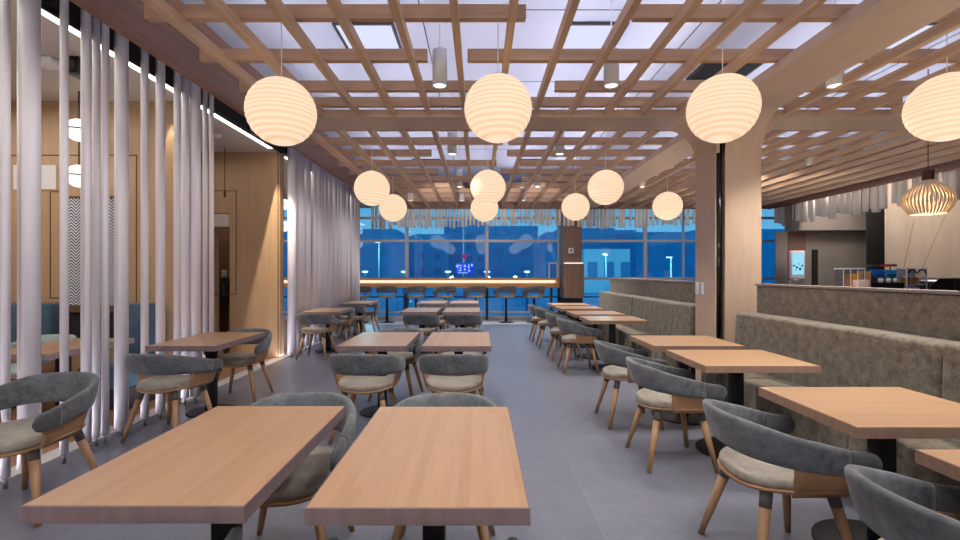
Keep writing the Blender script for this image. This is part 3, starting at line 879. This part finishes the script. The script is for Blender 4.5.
# ------------------------------------------------------------------ downlight cylinders and ceiling panels
DL = [(-.37,4.42),(1.25,4.42),(3.36,4.42),(-.40,6.96),(1.20,6.96),(3.36,6.96),(-1.67,11.4),(-.42,11.4),(1.07,11.4),(1.2,9.6),(-.4,9.6),(2.35,11.4),(3.36,9.6),(-.4,1.9),(1.25,1.9),(3.36,2.3),(5.4,7.6),(5.4,4.4)]
d0 = None
for i, (x, y) in enumerate(DL):
    rows_ = sorted(set(round(q[1]) for q in DL)); rw = rows_.index(round(y)) + 1
    cl_ = sorted(q[0] for q in DL if round(q[1]) == round(y)).index(x) + 1
    lab = 'white cylinder downlight in the lattice, %s from left, %s row from camera' % (ordw(cl_), ordw(rw))
    if d0 is None:
        d0 = thing('downlight', lab, 'downlight', (x, y, 3.16), 0, 'white cylinder downlights')
        MB().lathe([(.058,.02),(.07,.0),(.07,.34),(.06,.345)], n=24).build('housing', M['white'], d0)
        MB().lathe([(.052,.008),(.057,.012),(.057,.02)], n=20).build('lens', M['lens'], d0)
        MB().tube((0,0,.34), (0,0,CEIL-3.16), .006, n=6).build('stem', M['white'], d0)
    else: dup(d0, (x, y, 3.16), 0, lab)
    lamp('SPOT', 'downlight_beam', (x, y, 3.14), 195 if x > 3 else 125, (1,.93,.85), .06, (0,0,0), radians(110), .7)

k = 0
for yy in (2.2, 5.35, 8.5, 11.4):
    for xx in (-1.25, 1.28, 4.9, 6.7):
        k += 1
        t = thing('ceiling_panel_light', 'square white ceiling panel above the lattice, %s from the left in the %s row away' % (ordw((k-1) % 4 + 1), ordw((k-1)//4 + 1)), 'light', (xx, yy, CEIL), 0, 'ceiling light panels')
        MB().box(-.3, .3, -.3, .3, -.02, -.005).build('diffuser', M['panel_light'], t)
        MB().box(-.33, .33, -.33, -.3, -.03, -.004).box(-.33, .33, .3, .33, -.03, -.004).box(-.33, -.3, -.3, .3, -.03, -.004).box(.3, .33, -.3, .3, -.03, -.004).build('frame', M['darkgrey'], t)

# fill lamps added above the lattice to brighten the ceiling, no fittings
UP = (pi, 0, 0)
for xx, e_ in ((-2.0, 34), (-1.0, 34), (.03, 26), (1.0, 42), (2.0, 46)):
    lamp('AREA', 'ceiling_fill', (xx, 5.4, 3.45), e_, (.80,.85,1), .06, UP, size_y=13)
for xx in (3.8, 4.8, 5.8, 6.8):
    lamp('AREA', 'ceiling_fill', (xx, 5.4, 3.45), 34, (.80,.85,1), .06, UP, size_y=13)
t = thing('ceiling_vent', 'dark square vent in the ceiling above the post', 'vent', (3.25, 6.1, CEIL))
MB().box(-.36, .36, -.36, .36, -.02, -.004).build('backing', M['void'], t)
fr = MB().box(-.38, .38, -.38, -.35, -.03, -.004).box(-.38, .38, .35, .38, -.03, -.004).box(-.38, -.35, -.38, .38, -.03, -.004).box(.35, .38, -.38, .38, -.03, -.004)
fr.build('frame', M['darkgrey'], t)
# added up-facing fill: boxes behind the partitions, pole feet, behind the camera
t = thing('fill_box', 'added fill-light box hidden behind the near upholstered partition', 'light', (3.30, 2.2, 0))
MB().box(-.08, .08, -3.0, 2.7, 0, .9).build('housing', M['darkgrey'], t)
lamp('AREA', 'partition_fill', (3.30, 2.2, .92), 20, (1,.86,.68), .12, UP, size_y=5.2)
t = thing('fill_box', 'added fill-light box hidden behind the far upholstered partition', 'light', (3.30, 8.2, 0))
MB().box(-.08, .08, -2.3, 2.3, 0, .9).build('housing', M['darkgrey'], t)
lamp('AREA', 'partition_fill', (3.30, 8.2, .92), 26, (1,.86,.68), .12, UP, size_y=4.4)
lamp('AREA', 'pole_foot_fill', (-3.27, 5.0, .03), 30, (.90,.89,1), .08, UP, size_y=10)  # fill lamp added to brighten poles and fascia from below
for xx, e_ in ((-1.8, 190), (.6, 160), (2.4, 65), (5.2, 75)):
    lamp('SPOT', 'lattice_fill', (xx, -2.7, 1.04), e_, (1,.87,.70), .15, (radians(128), 0, 0), radians(110), .9)  # added lamp that lifts the lattice undersides
def aim(o, target):
    o.rotation_euler = (Vector(target) - o.location).to_track_quat('-Z', 'Y').to_euler(); return o
for xx in (-.8, 1.2, 5.2):
    aim(lamp('SPOT', 'rod_fill', (xx, 8.6, 2.74), 150, (1,.92,.84), .05, (0,0,0), radians(50), .6), (xx, 12.9, 2.86))  # lamp added to brighten the hanging rods, no fitting
aim(lamp('SPOT', 'rod_fill', (4.4, 9.2, 2.90), 110, (1,.94,.88), .05, (0,0,0), radians(76), .6), (8.0, 9.4, 2.82))  # added fill for the rods on the service side
for yy, e_ in ((2.9, 42), (5.5, 36), (8.1, 42), (10.7, 42)):
    aim(lamp('SPOT', 'pole_fill', (-1.3, yy, 3.05), e_, (1,.95,.93), .05, (0,0,0), radians(86), .7), (-3.08, yy, 1.3))  # added lamp without a fitting, brightens the divider poles
aim(lamp('SPOT', 'slot_light', (-3.06, 6.5, 4.0), 520, (1,.86,.66), .015, (0,0,0), radians(42), .5), (-3.6, 7.66, 1.5))
lamp('SPOT', 'wall_edge_light', (-3.54, 5.325, 3.36), 70, (1,.88,.70), .012, (0,0,0), radians(26), .12)
lamp('AREA', 'lounge_light', (-5.5, 3.4, 3.3), 70, (1,.93,.84), 2.5, (0,0,0), size_y=3)
lamp('AREA', 'lounge_light', (-4.6, 6.6, 3.3), 9, (1,.93,.84), 1.0, (0,0,0), size_y=.8)
lamp('POINT', 'alcove_light', (-4.5, 8.4, 2.9), 12, (1,.9,.8), .1)
lamp('AREA', 'lounge_light', (-5.5, 11, 3.3), 60, (1,.93,.84), 2.0, (0,0,0), size_y=3)
lamp('AREA', 'service_light', (9.9, 9.0, 3.9), 75, (1,.88,.76), 1.2, (0,0,0), size_y=1.6)
lamp('AREA', 'service_light', (8.6, 10.6, 3.6), 40, (1,.93,.88), .8, (0,0,0), size_y=.8)
for (xx, yy, e_) in ((-1.9, -1.9, 150), (.1, -2.2, 90), (2.2, -1.9, 90), (5.0, -1.5, 80)):
    # added fill spots behind the camera, aimed down the room
    lamp('SPOT', 'rear_fill', (xx, yy, 3.0), e_, (.95,.96,1), .12, (radians(50),0,radians(12 if xx < 0 else 0)), radians(120), .8)

# ------------------------------------------------------------------ service side on the right
struct('wall_service', MB().box(7.9, 9.95, 12.0, 12.1, 0, 4.1).box(8.0, 9.85, 11.7, 12.0, 2.47, 4.1), M['greywall'])
struct('wall_service_return', MB().box(7.56, 7.86, 11.92, 11.96, 0, 2.46), M['greywall2'])
struct('service_opening_dark', MB().box(9.12, 9.8, 11.0, 11.03, 0, 4.1), M['void'])  # black sheet standing in for the shade inside an opening
sv = struct_root('wall_service_stone')
MB().box(9.12, 12.5, 10.5, 10.52, 0, 4.1).build('panel', M['marble'], sv)
g = MB()
for (xa, za, xb, zb) in ((9.45, 1.2, 9.75, 2.6), (9.8, 1.2, 10.45, 2.7)):
    g.add([(xa,10.497,za),(xa+.02,10.497,za),(xb+.02,10.497,zb),(xb,10.497,zb)], [(0,1,2,3)])
g.build('vein', M['greywall2'], sv)
struct('door_1', MB().box(8.53, 8.67, 11.97, 12.0, 0, 2.0), M['void'])
struct('trim_12', MB().box(7.92, 8.37, 11.985, 12.0, 2.0, 2.45), M['colwood'])

t = thing('order_kiosk', 'white order kiosk with a bright pale blue screen against the grey wall', 'kiosk', (7.835, 11.55, 0))
MB().rbox(-.185, .185, -.05, .06, 1.25, 1.95, r=.03).build('housing', M['white'], t)
MB().rbox(-.20, .20, .0, .05, 1.235, 1.965, r=.03).build('trim_band', M['red'], t)
sc_ = MB().box(-.135, .135, -.056, -.05, 1.36, 1.89).build('screen', M['kioskscreen'], t)
ink = MB()
for (px, pz, s) in ((-.10,1.58,.03),(-.03,1.54,.035),(.05,1.50,.04),(.10,1.58,.03),(-.05,1.47,.02),(.02,1.62,.02)):
    ink.add([(px-s,-.0565,pz),(px,-.0565,pz-s),(px+s,-.0565,pz),(px,-.0565,pz+s)], [(0,1,2,3)])
ink.build('picture', M['kioskink'], sc_)
MB().rbox(-.15, .15, -.03, .05, .04, 1.25, r=.02).build('stand', M['steel'], t)
MB().rbox(-.22, .22, -.2, .2, 0, .04, r=.01).build('base', M['steel'], t)

CY = 8.55
t = thing('service_counter', 'dark service counter standing behind the upholstered partition', 'counter', (8.0, CY, 0))
MB().box(-1.8, 2.4, -.3, .4, 0, .92).build('body', M['darkgrey'], t)
MB().rbox(-1.84, 2.44, -.34, .44, .92, .96, r=.006).build('worktop', M['greywall2'], t)
CZ = .96
t = thing('juice_dispenser', 'clear juice dispenser with orange juice on the service counter', 'dispenser', (6.77, CY, CZ))
MB().rbox(-.20, .20, -.12, .12, 0, .06, r=.01).build('base', M['steel'], t)
MB().box(-.19, -.07, -.10, .10, .08, .50).box(-.06, .06, -.10, .10, .08, .50).box(.07, .19, -.10, .10, .08, .50).build('tank', M['clear'], t)
MB().box(-.012, .052, -.09, .09, .085, .43).build('juice', M['juice'], t)
MB().rbox(-.2, .2, -.12, .12, .505, .53, r=.008).build('lid', M['white'], t)
MB().box(-.2, -.186, -.11, -.10, .06, .505).box(.186, .2, -.11, -.10, .06, .505).box(-.07, -.058, -.11, -.10, .06, .505).box(.058, .07, -.11, -.10, .06, .505).build('frame', M['white'], t)
tag(MB().rbox(-.10, .10, -.06, .06, 0, .32, r=.008).build('paper_carton', M['pinkbox'], None, (6.80, CY-.22, CZ)), 'pale pink carton on the service counter in front of the juice dispenser', 'carton')
tag(MB().rbox(-.06, .06, -.08, .08, 0, .47, r=.006).build('paper_carton', M['tan'], None, (7.12, CY+.1, CZ)), 'tan carton left of the blue bins on the service counter', 'carton')
RX = 7.45
rk = thing('condiment_rack', 'dark tiered rack holding blue bins on the service counter', 'rack', (RX, CY+.05, CZ))
MB().box(-.235, .235, -.14, -.02, .0, .26).build('lower_tier', M['black'], rk)
MB().box(-.235, .235, -.02, .14, .0, .36).build('upper_tier', M['darkgrey'], rk)
MB().box(-.22, -.205, .11, .125, .36, .56).box(.20, .215, .11, .125, .36, .56).box(-.22, .215, -.02, .14, .56, .60).build('top_shelf', M['darkgrey'], rk)
MB().box(-.08, .10, -.026, -.02, .56, .60).build('shelf_label', M['red'], rk)
for xx, mt, lab in ((-.115, 'blueplastic', 'deep blue bin on the dark rack, left one'), (.105, 'cyanplastic', 'lighter blue bin on the dark rack, right one')):
    b = thing('condiment_bin', lab, 'bin', (RX+xx, CY+.085, CZ+.361), 0, 'blue bins on the rack')
    MB().rbox(-.10, .10, -.065, .065, 0, .14, r=.012).build('body', M[mt], b)
    MB().box(-.075, .075, -.069, -.063, .03, .05).build('front_slot', M['void'], b)
for q, xx in enumerate((-.14, .0, .13)):
    tag(MB().lathe([(.025,0),(.04,.02),(.042,.06),(.03,.085)], n=14).build('cream_jug', M['white'], None, (RX+xx, CY-.03, CZ+.261)), 'small white jug on the lower tier of the dark rack, %s from the left' % ordw(q+1), 'jug', 'white jugs on the dark rack')
t = thing('snack_cabinet', 'clear white-framed display cabinet of amber snack jars on the service counter', 'cabinet', (7.89, CY, CZ))
cb = MB()
for xa in (-.185, .170):
    for ya in (-.12, .105): cb.box(xa, xa+.015, ya, ya+.015, 0, .53)
cb.box(-.185, .185, -.12, .12, 0, .02).box(-.185, .185, -.12, .12, .515, .53).box(-.185, .185, .112, .12, .02, .515)
cb.build('body', M['white'], t)
MB().box(-.17, .17, -.118, -.114, .02, .515).build('pane', M['clear'], t)
s_ = MB()
for cx in (-.085, .085):
    pts = arc(cx, .43, .082, 0, pi, 10); pts2 = arc(cx, .43, .058, pi, 0, 10)
    s_.prism([(p[0], p[1]) for p in pts] + [(p[0], p[1]) for p in pts2], 'y', -.127, -.121)
s_.build('scalloped_band', M['black'], t)
MB().box(-.17, .17, -.10, .11, .225, .235).build('shelf', M['white'], t)
for zz, rn in ((.021, 'lower'), (.236, 'upper')):
    for xx, pn_ in ((-.105, 'left'), (.0, 'middle'), (.105, 'right')):
        j_ = thing('snack_jar', 'amber filled jar inside the clear display cabinet, %s row %s' % (rn, pn_), 'jar', (7.89+xx, CY, CZ+zz), 0, 'jars in the display cabinet')
        MB().lathe([(.035,0),(.045,.01),(.045,.10),(.03,.12)], n=14).build('body', M['amber'], j_)
        MB().lathe([(.034,.121),(.036,.125),(.036,.15),(.03,.155)], n=14).build('lid', M['white'], j_)
t = thing('food_warmer', 'dark rounded food warmer hood on the service counter near the right edge', 'warmer', (8.30, CY, CZ))
pr = [(-.20, 0)] + arc(-.04, .18, .16, pi, pi/2, 8) + [(.17, .34), (.17, 0)]
MB().prism(pr, 'y', -.2, .2).build('hood', M['blackgloss'], t)
MB().box(-.04, .17, -.2, .2, .342, .355).build('rim', M['greywall2'], t)
t = thing('ribbed_appliance', 'dark ribbed appliance box at the right edge of the service counter', 'appliance', (8.76, CY, CZ))
MB().box(-.26, .3, -.2, .2, 0, .34).build('body', M['darkgrey'], t)
r_ = MB()
for q in range(13): r_.box(-.25+.042*q, -.232+.042*q, -.207, -.2, .02, .32)
r_.build('rib', M['black'], t)
MB().box(-.26, .3, -.2, .2, .342, .355).build('rim', M['greywall2'], t)

# ------------------------------------------------------------------ lounge behind the poles
t = thing('patterned_screen', 'black and white herringbone screen set in the veneer wall', 'screen', (-4.46, 5.39, 0))
MB().box(-.28, .28, -.02, -.004, 1.03, 2.26).build('panel', M['herring'], t)
MB().box(-.31, .31, -.05, -.004, .95, 1.03).box(-.30, -.28, -.03, -.004, 1.03, 2.28).box(.28, .30, -.03, -.004, 1.03, 2.28).box(-.30, .30, -.03, -.004, 2.26, 2.28).build('frame', M['groove'], t)
MB().box(-.27, .27, -.012, -.004, .55, .95).build('lower_recess', M['void'], t)
struct('trim_13', MB().box(-5.35, -4.86, 5.375, 5.388, 2.36, 2.64), M['mull'])

def booth(loc, w_, label):
    t = thing('booth_seat', label, 'booth', loc, 0, 'blue booths in the lounge')
    MB().rbox(-w_/2, w_/2, -.02, .12, .25, 1.06, r=.03).build('backrest', M['blueseat'], t)
    MB().rbox(-w_/2, w_/2, -.5, -.022, .22, .45, r=.04).build('seat', M['blueseat'], t)
    MB().box(-w_/2+.02, w_/2-.02, -.45, .1, 0, .22).build('plinth', M['bench_base'], t)
booth((-5.1, 5.24, 0), .62, 'dark blue booth against the veneer wall, seen between the leftmost poles')
booth((-3.83, 5.24, 0), .52, 'dark blue booth at the right end of the veneer wall')
t = make_table((-3.80, 4.28, 0), .60, .95, 'table_y', 'light oak table in the lounge behind the white poles', 'lounge furniture')
t = thing('lounge_chair', 'pale green-grey wraparound chair behind the second and third poles', 'chair', (-4.48, 4.72, 0), pi, 'lounge chairs')
chair_upper(t, .0, fab='paleseat', seatfab='paleseat', dark='paleseat')
for sx in (-1, 1):
    for sy in (-1, 1): MB().tube((sx*.15, sy*.15, .412), (sx*.245, sy*.24, 0), .022, .013, n=10).build('leg', M['leg_wood'], t)
dup(t, (-4.38, 3.55, 0), -.3, 'pale wraparound chair behind the two leftmost poles with its back to us', 'lounge chairs')

def globes(loc, label):
    t = thing('double_globe_pendant', label, 'lamp', loc, 0, 'stacked opal globe pendants')
    for z in (0, -.50):
        gl = MB().lathe([(.12*sin(pi*i/16)+.0008, -.12*cos(pi*i/16)) for i in range(17)], (0,0,z), n=24).build('globe', M['opal'], t)
        MB().lathe([(.1215,-.008),(.124,-.008),(.124,.008),(.1215,.008)], (0,0,z), n=28).build('band', M['darkgrey'], gl)
    MB().tube((0,0,-.38), (0,0,-.12), .008, n=8).tube((0,0,.12), (0,0,3.38-loc[2]), .008, n=8).build('stem', M['darkgrey'], t)
globes((-4.36, 5.1, 2.955), 'stacked pair of opal globes glowing behind the near poles')
globes((-4.46, 10.7, 2.97), 'stacked pair of opal globes seen past the end of the veneer wall')

t = thing('smoke_detector', 'white box detector on the lounge ceiling between the left poles', 'detector', (-4.0, 4.35, 3.38))
MB().rbox(-.10, .10, -.10, .10, -.06, 0, r=.02).build('body', M['white'], t)
t = thing('ceiling_speaker', 'small black box speaker on the lounge ceiling', 'speaker', (-3.72, 4.35, 3.38))
MB().rbox(-.07, .07, -.09, .09, -.15, 0, r=.008).build('body', M['black'], t)
MB().tube((0,-.091,-.08), (0,-.095,-.08), .045, n=16).build('cone', M['darkgrey'], t)
t = thing('smoke_detector', 'small white disc detector on the far lounge ceiling', 'detector', (-3.75, 6.7, 3.38))
MB().lathe([(.03,-.04),(.05,-.035),(.055,0)], n=20).build('body', M['white'], t)
t = thing('rod_pendant', 'slim dark rod pendant hanging before the veneer doorway wall', 'lamp', (-4.02, 7.40, 2.60))
MB().tube((0,0,.0), (0,0,.10), .018, n=10).build('lamp_shade', M['copper'], t)
MB().tube((0,0,.10), (0,0,.78), .006, n=6).build('stem', M['copper'], t)
t = thing('wall_cabinet', 'dark grey wall cabinet inside the veneer doorway', 'cabinet', (-4.89, 9.0, 0))
MB().rbox(-.12, .12, -.16, -.001, .86, 1.30, r=.01).build('body', M['darkgrey'], t)
MB().box(.06, .08, -.172, -.16, .95, 1.2).build('handle', M['steel'], t)
tag(MB().rbox(-.045, .045, -.06, -.001, -.07, .07, r=.01).build('wall_dispenser', M['white'], None, (-4.88, 9.0, 1.39)), 'small white dispenser above the grey wall cabinet in the doorway', 'dispenser')

# ------------------------------------------------------------------ dusk street outside
struct('ground_outside', MB().box(-150, 150, 14.3, 220, -.3, -.05), M['asphalt'])
def bpx(p0_, p1_, ytop, y): return ((p0_-479)*y/F, (p1_-479)*y/F, H + (273-ytop)*y/F)
BL = [(270,396,229,70,'build_dark'), (396,414,236,86,'build_dark'), (412,446,234,97,'build_mid'), (444,462,221,108,'build_dark'), (464,486,216,120,'build_mid'),
      (486,538,226,78,'build_dark'), (546,566,232,64,'build_dark'), (560,615,228,84,'build_dark'), (614,636,230,90,'build_mid'), (636,700,232,76,'build_dark'), (700,830,229,80,'build_dark'),
      (536,548,246,88,'build_mid')]
BLAB = ['long low dusk-blue building at the left of the street', 'stepped dusk-blue block beside the long left building', 'mid-blue block past the second mullion', 'tall dark tower left of centre', 'tallest mid-blue tower at the centre',
        'broad dark block right of the central tower', 'dark block beside the walnut column', 'wide dark building right of the walnut column', 'mid-blue block above the teal frontage', 'dark building behind the far bench', 'dark building at the right end of the street', 'low block in the bright sky gap']
for k, (a, b, yt, y, mt) in enumerate(BL):
    x0, x1, z = bpx(a, b, yt, y)
    t = thing('street_building', BLAB[k], 'building', ((x0+x1)/2, y, 0), 0, 'buildings across the street')
    hw = (x1-x0)/2
    MB().box(-hw, hw, 0, 8, -.2, z).build('wall', M[mt], t)
    n_ = max(2, int(hw*2/3.2))
    for fl_ in range(int(z//3.2)):
        wv = MB()
        for q in range(n_):
            cx = -hw + (q+.5)*2*hw/n_
            wv.box(cx-.7, cx+.7, -.05, .02, 1.0+fl_*3.2, 2.5+fl_*3.2)
        wv.build('window', M['build_win'], t)
x0, x1, z = bpx(584, 630, 249, 34)
t = thing('street_building', 'low teal frontage with dark windows across the street', 'building', ((x0+x1)/2, 34, 0), 0, 'buildings across the street')
hw = (x1-x0)/2
MB().box(-hw, hw, 0, 5, -.2, z).build('wall', M['build_teal'], t)
for q in range(3):
    cx = -hw + .62 + q*1.2
    MB().box(cx-.35, cx+.35, -.05, .02, 1.1, 2.2).build('window', M['build_win'], t)
for k, (px, yb, yt, y, lab) in enumerate(((379, 273, 242, 30, 'thin street lamp post outside the leftmost window'), (606, 275, 254, 30, 'street lamp post before the teal frontage'), (671, 275, 257, 26, 'street lamp post outside behind the far bench'))):
    t = thing('street_lamp', lab, 'street lamp', ((px-479)*y/F, y, -.05))
    zt = H + (273-yt)*y/F
    MB().tube((0,0,0), (0,0,zt), .05, .035, n=8).build('post', M['build_teal'], t)
    MB().rbox(-.25, .05, -.08, .08, zt, zt+.06, r=.02).build('lamp_head', M['lampglow'], t)
    lamp('POINT', 'street_lamp_glow', ((px-479)*y/F-.5, y-1.3, zt-.1), 170, (.62,1,1), .12)
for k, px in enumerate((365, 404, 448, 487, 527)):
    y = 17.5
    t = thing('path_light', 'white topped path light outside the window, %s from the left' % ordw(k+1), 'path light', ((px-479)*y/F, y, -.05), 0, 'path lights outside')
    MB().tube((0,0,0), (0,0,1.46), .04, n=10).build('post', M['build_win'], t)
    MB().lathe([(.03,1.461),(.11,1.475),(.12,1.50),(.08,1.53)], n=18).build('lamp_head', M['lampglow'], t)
t = thing('blue_panel', 'glowing blue panel with white figures outside the centre window', 'sign', ((464.5-479)*24/F, 24, -.05))  # glowing panel on a post, set outside the glass
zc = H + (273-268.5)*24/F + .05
pn = MB().box(-.46, .46, 0, .08, zc-.28, zc+.28).build('panel', M['panelblue'], t)
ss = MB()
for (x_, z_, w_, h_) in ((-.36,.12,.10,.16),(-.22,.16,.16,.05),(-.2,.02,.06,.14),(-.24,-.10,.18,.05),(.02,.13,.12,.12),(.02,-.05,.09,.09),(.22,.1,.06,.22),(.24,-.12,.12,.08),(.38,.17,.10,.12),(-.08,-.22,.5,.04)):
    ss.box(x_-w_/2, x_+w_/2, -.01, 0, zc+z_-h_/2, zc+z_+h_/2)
ss.build('figures', M['panelwhite'], pn)
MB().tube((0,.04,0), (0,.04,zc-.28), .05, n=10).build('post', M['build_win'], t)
MB().prism([(-.14, zc+.72), (.14, zc+.72), (0, zc+.40)], 'y', .02, .06).build('pink_marker', M['panelpink'], t)
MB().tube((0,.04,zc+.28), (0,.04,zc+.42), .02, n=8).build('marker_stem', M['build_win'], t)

# ------------------------------------------------------------------ world
wd = bpy.data.worlds.new('dusk'); SC.world = wd; wd.use_nodes = True
nt = wd.node_tree; nt.nodes.clear()
out = nt.nodes.new('ShaderNodeOutputWorld'); bg = nt.nodes.new('ShaderNodeBackground')
tc = nt.nodes.new('ShaderNodeTexCoord'); sp = nt.nodes.new('ShaderNodeSeparateXYZ'); rp = nt.nodes.new('ShaderNodeValToRGB')
nt.links.new(tc.outputs['Generated'], sp.inputs[0]); nt.links.new(sp.outputs[2], rp.inputs[0])
e = rp.color_ramp.elements
e[0].position = 0.0; e[0].color = lin((140,215,250)); e[1].position = .5; e[1].color = lin((60,170,225))
m_ = e.new(.16); m_.color = lin((95,190,240))
nt.links.new(rp.outputs[0], bg.inputs[0]); bg.inputs[1].default_value = 1.0
nt.links.new(bg.outputs[0], out.inputs[0])

vs = SC.view_settings
vs.view_transform = 'Standard'; vs.look = 'None'; vs.gamma = 1.0; vs.use_curve_mapping = False; vs.exposure = 0.0
SC.cycles.use_denoising = True
SC.cycles.max_bounces = 8; SC.cycles.diffuse_bounces = 4; SC.cycles.glossy_bounces = 3; SC.cycles.transparent_max_bounces = 12
SC.cycles.sample_clamp_indirect = 4.0
SC.cycles.caustics_reflective = False; SC.cycles.caustics_refractive = False
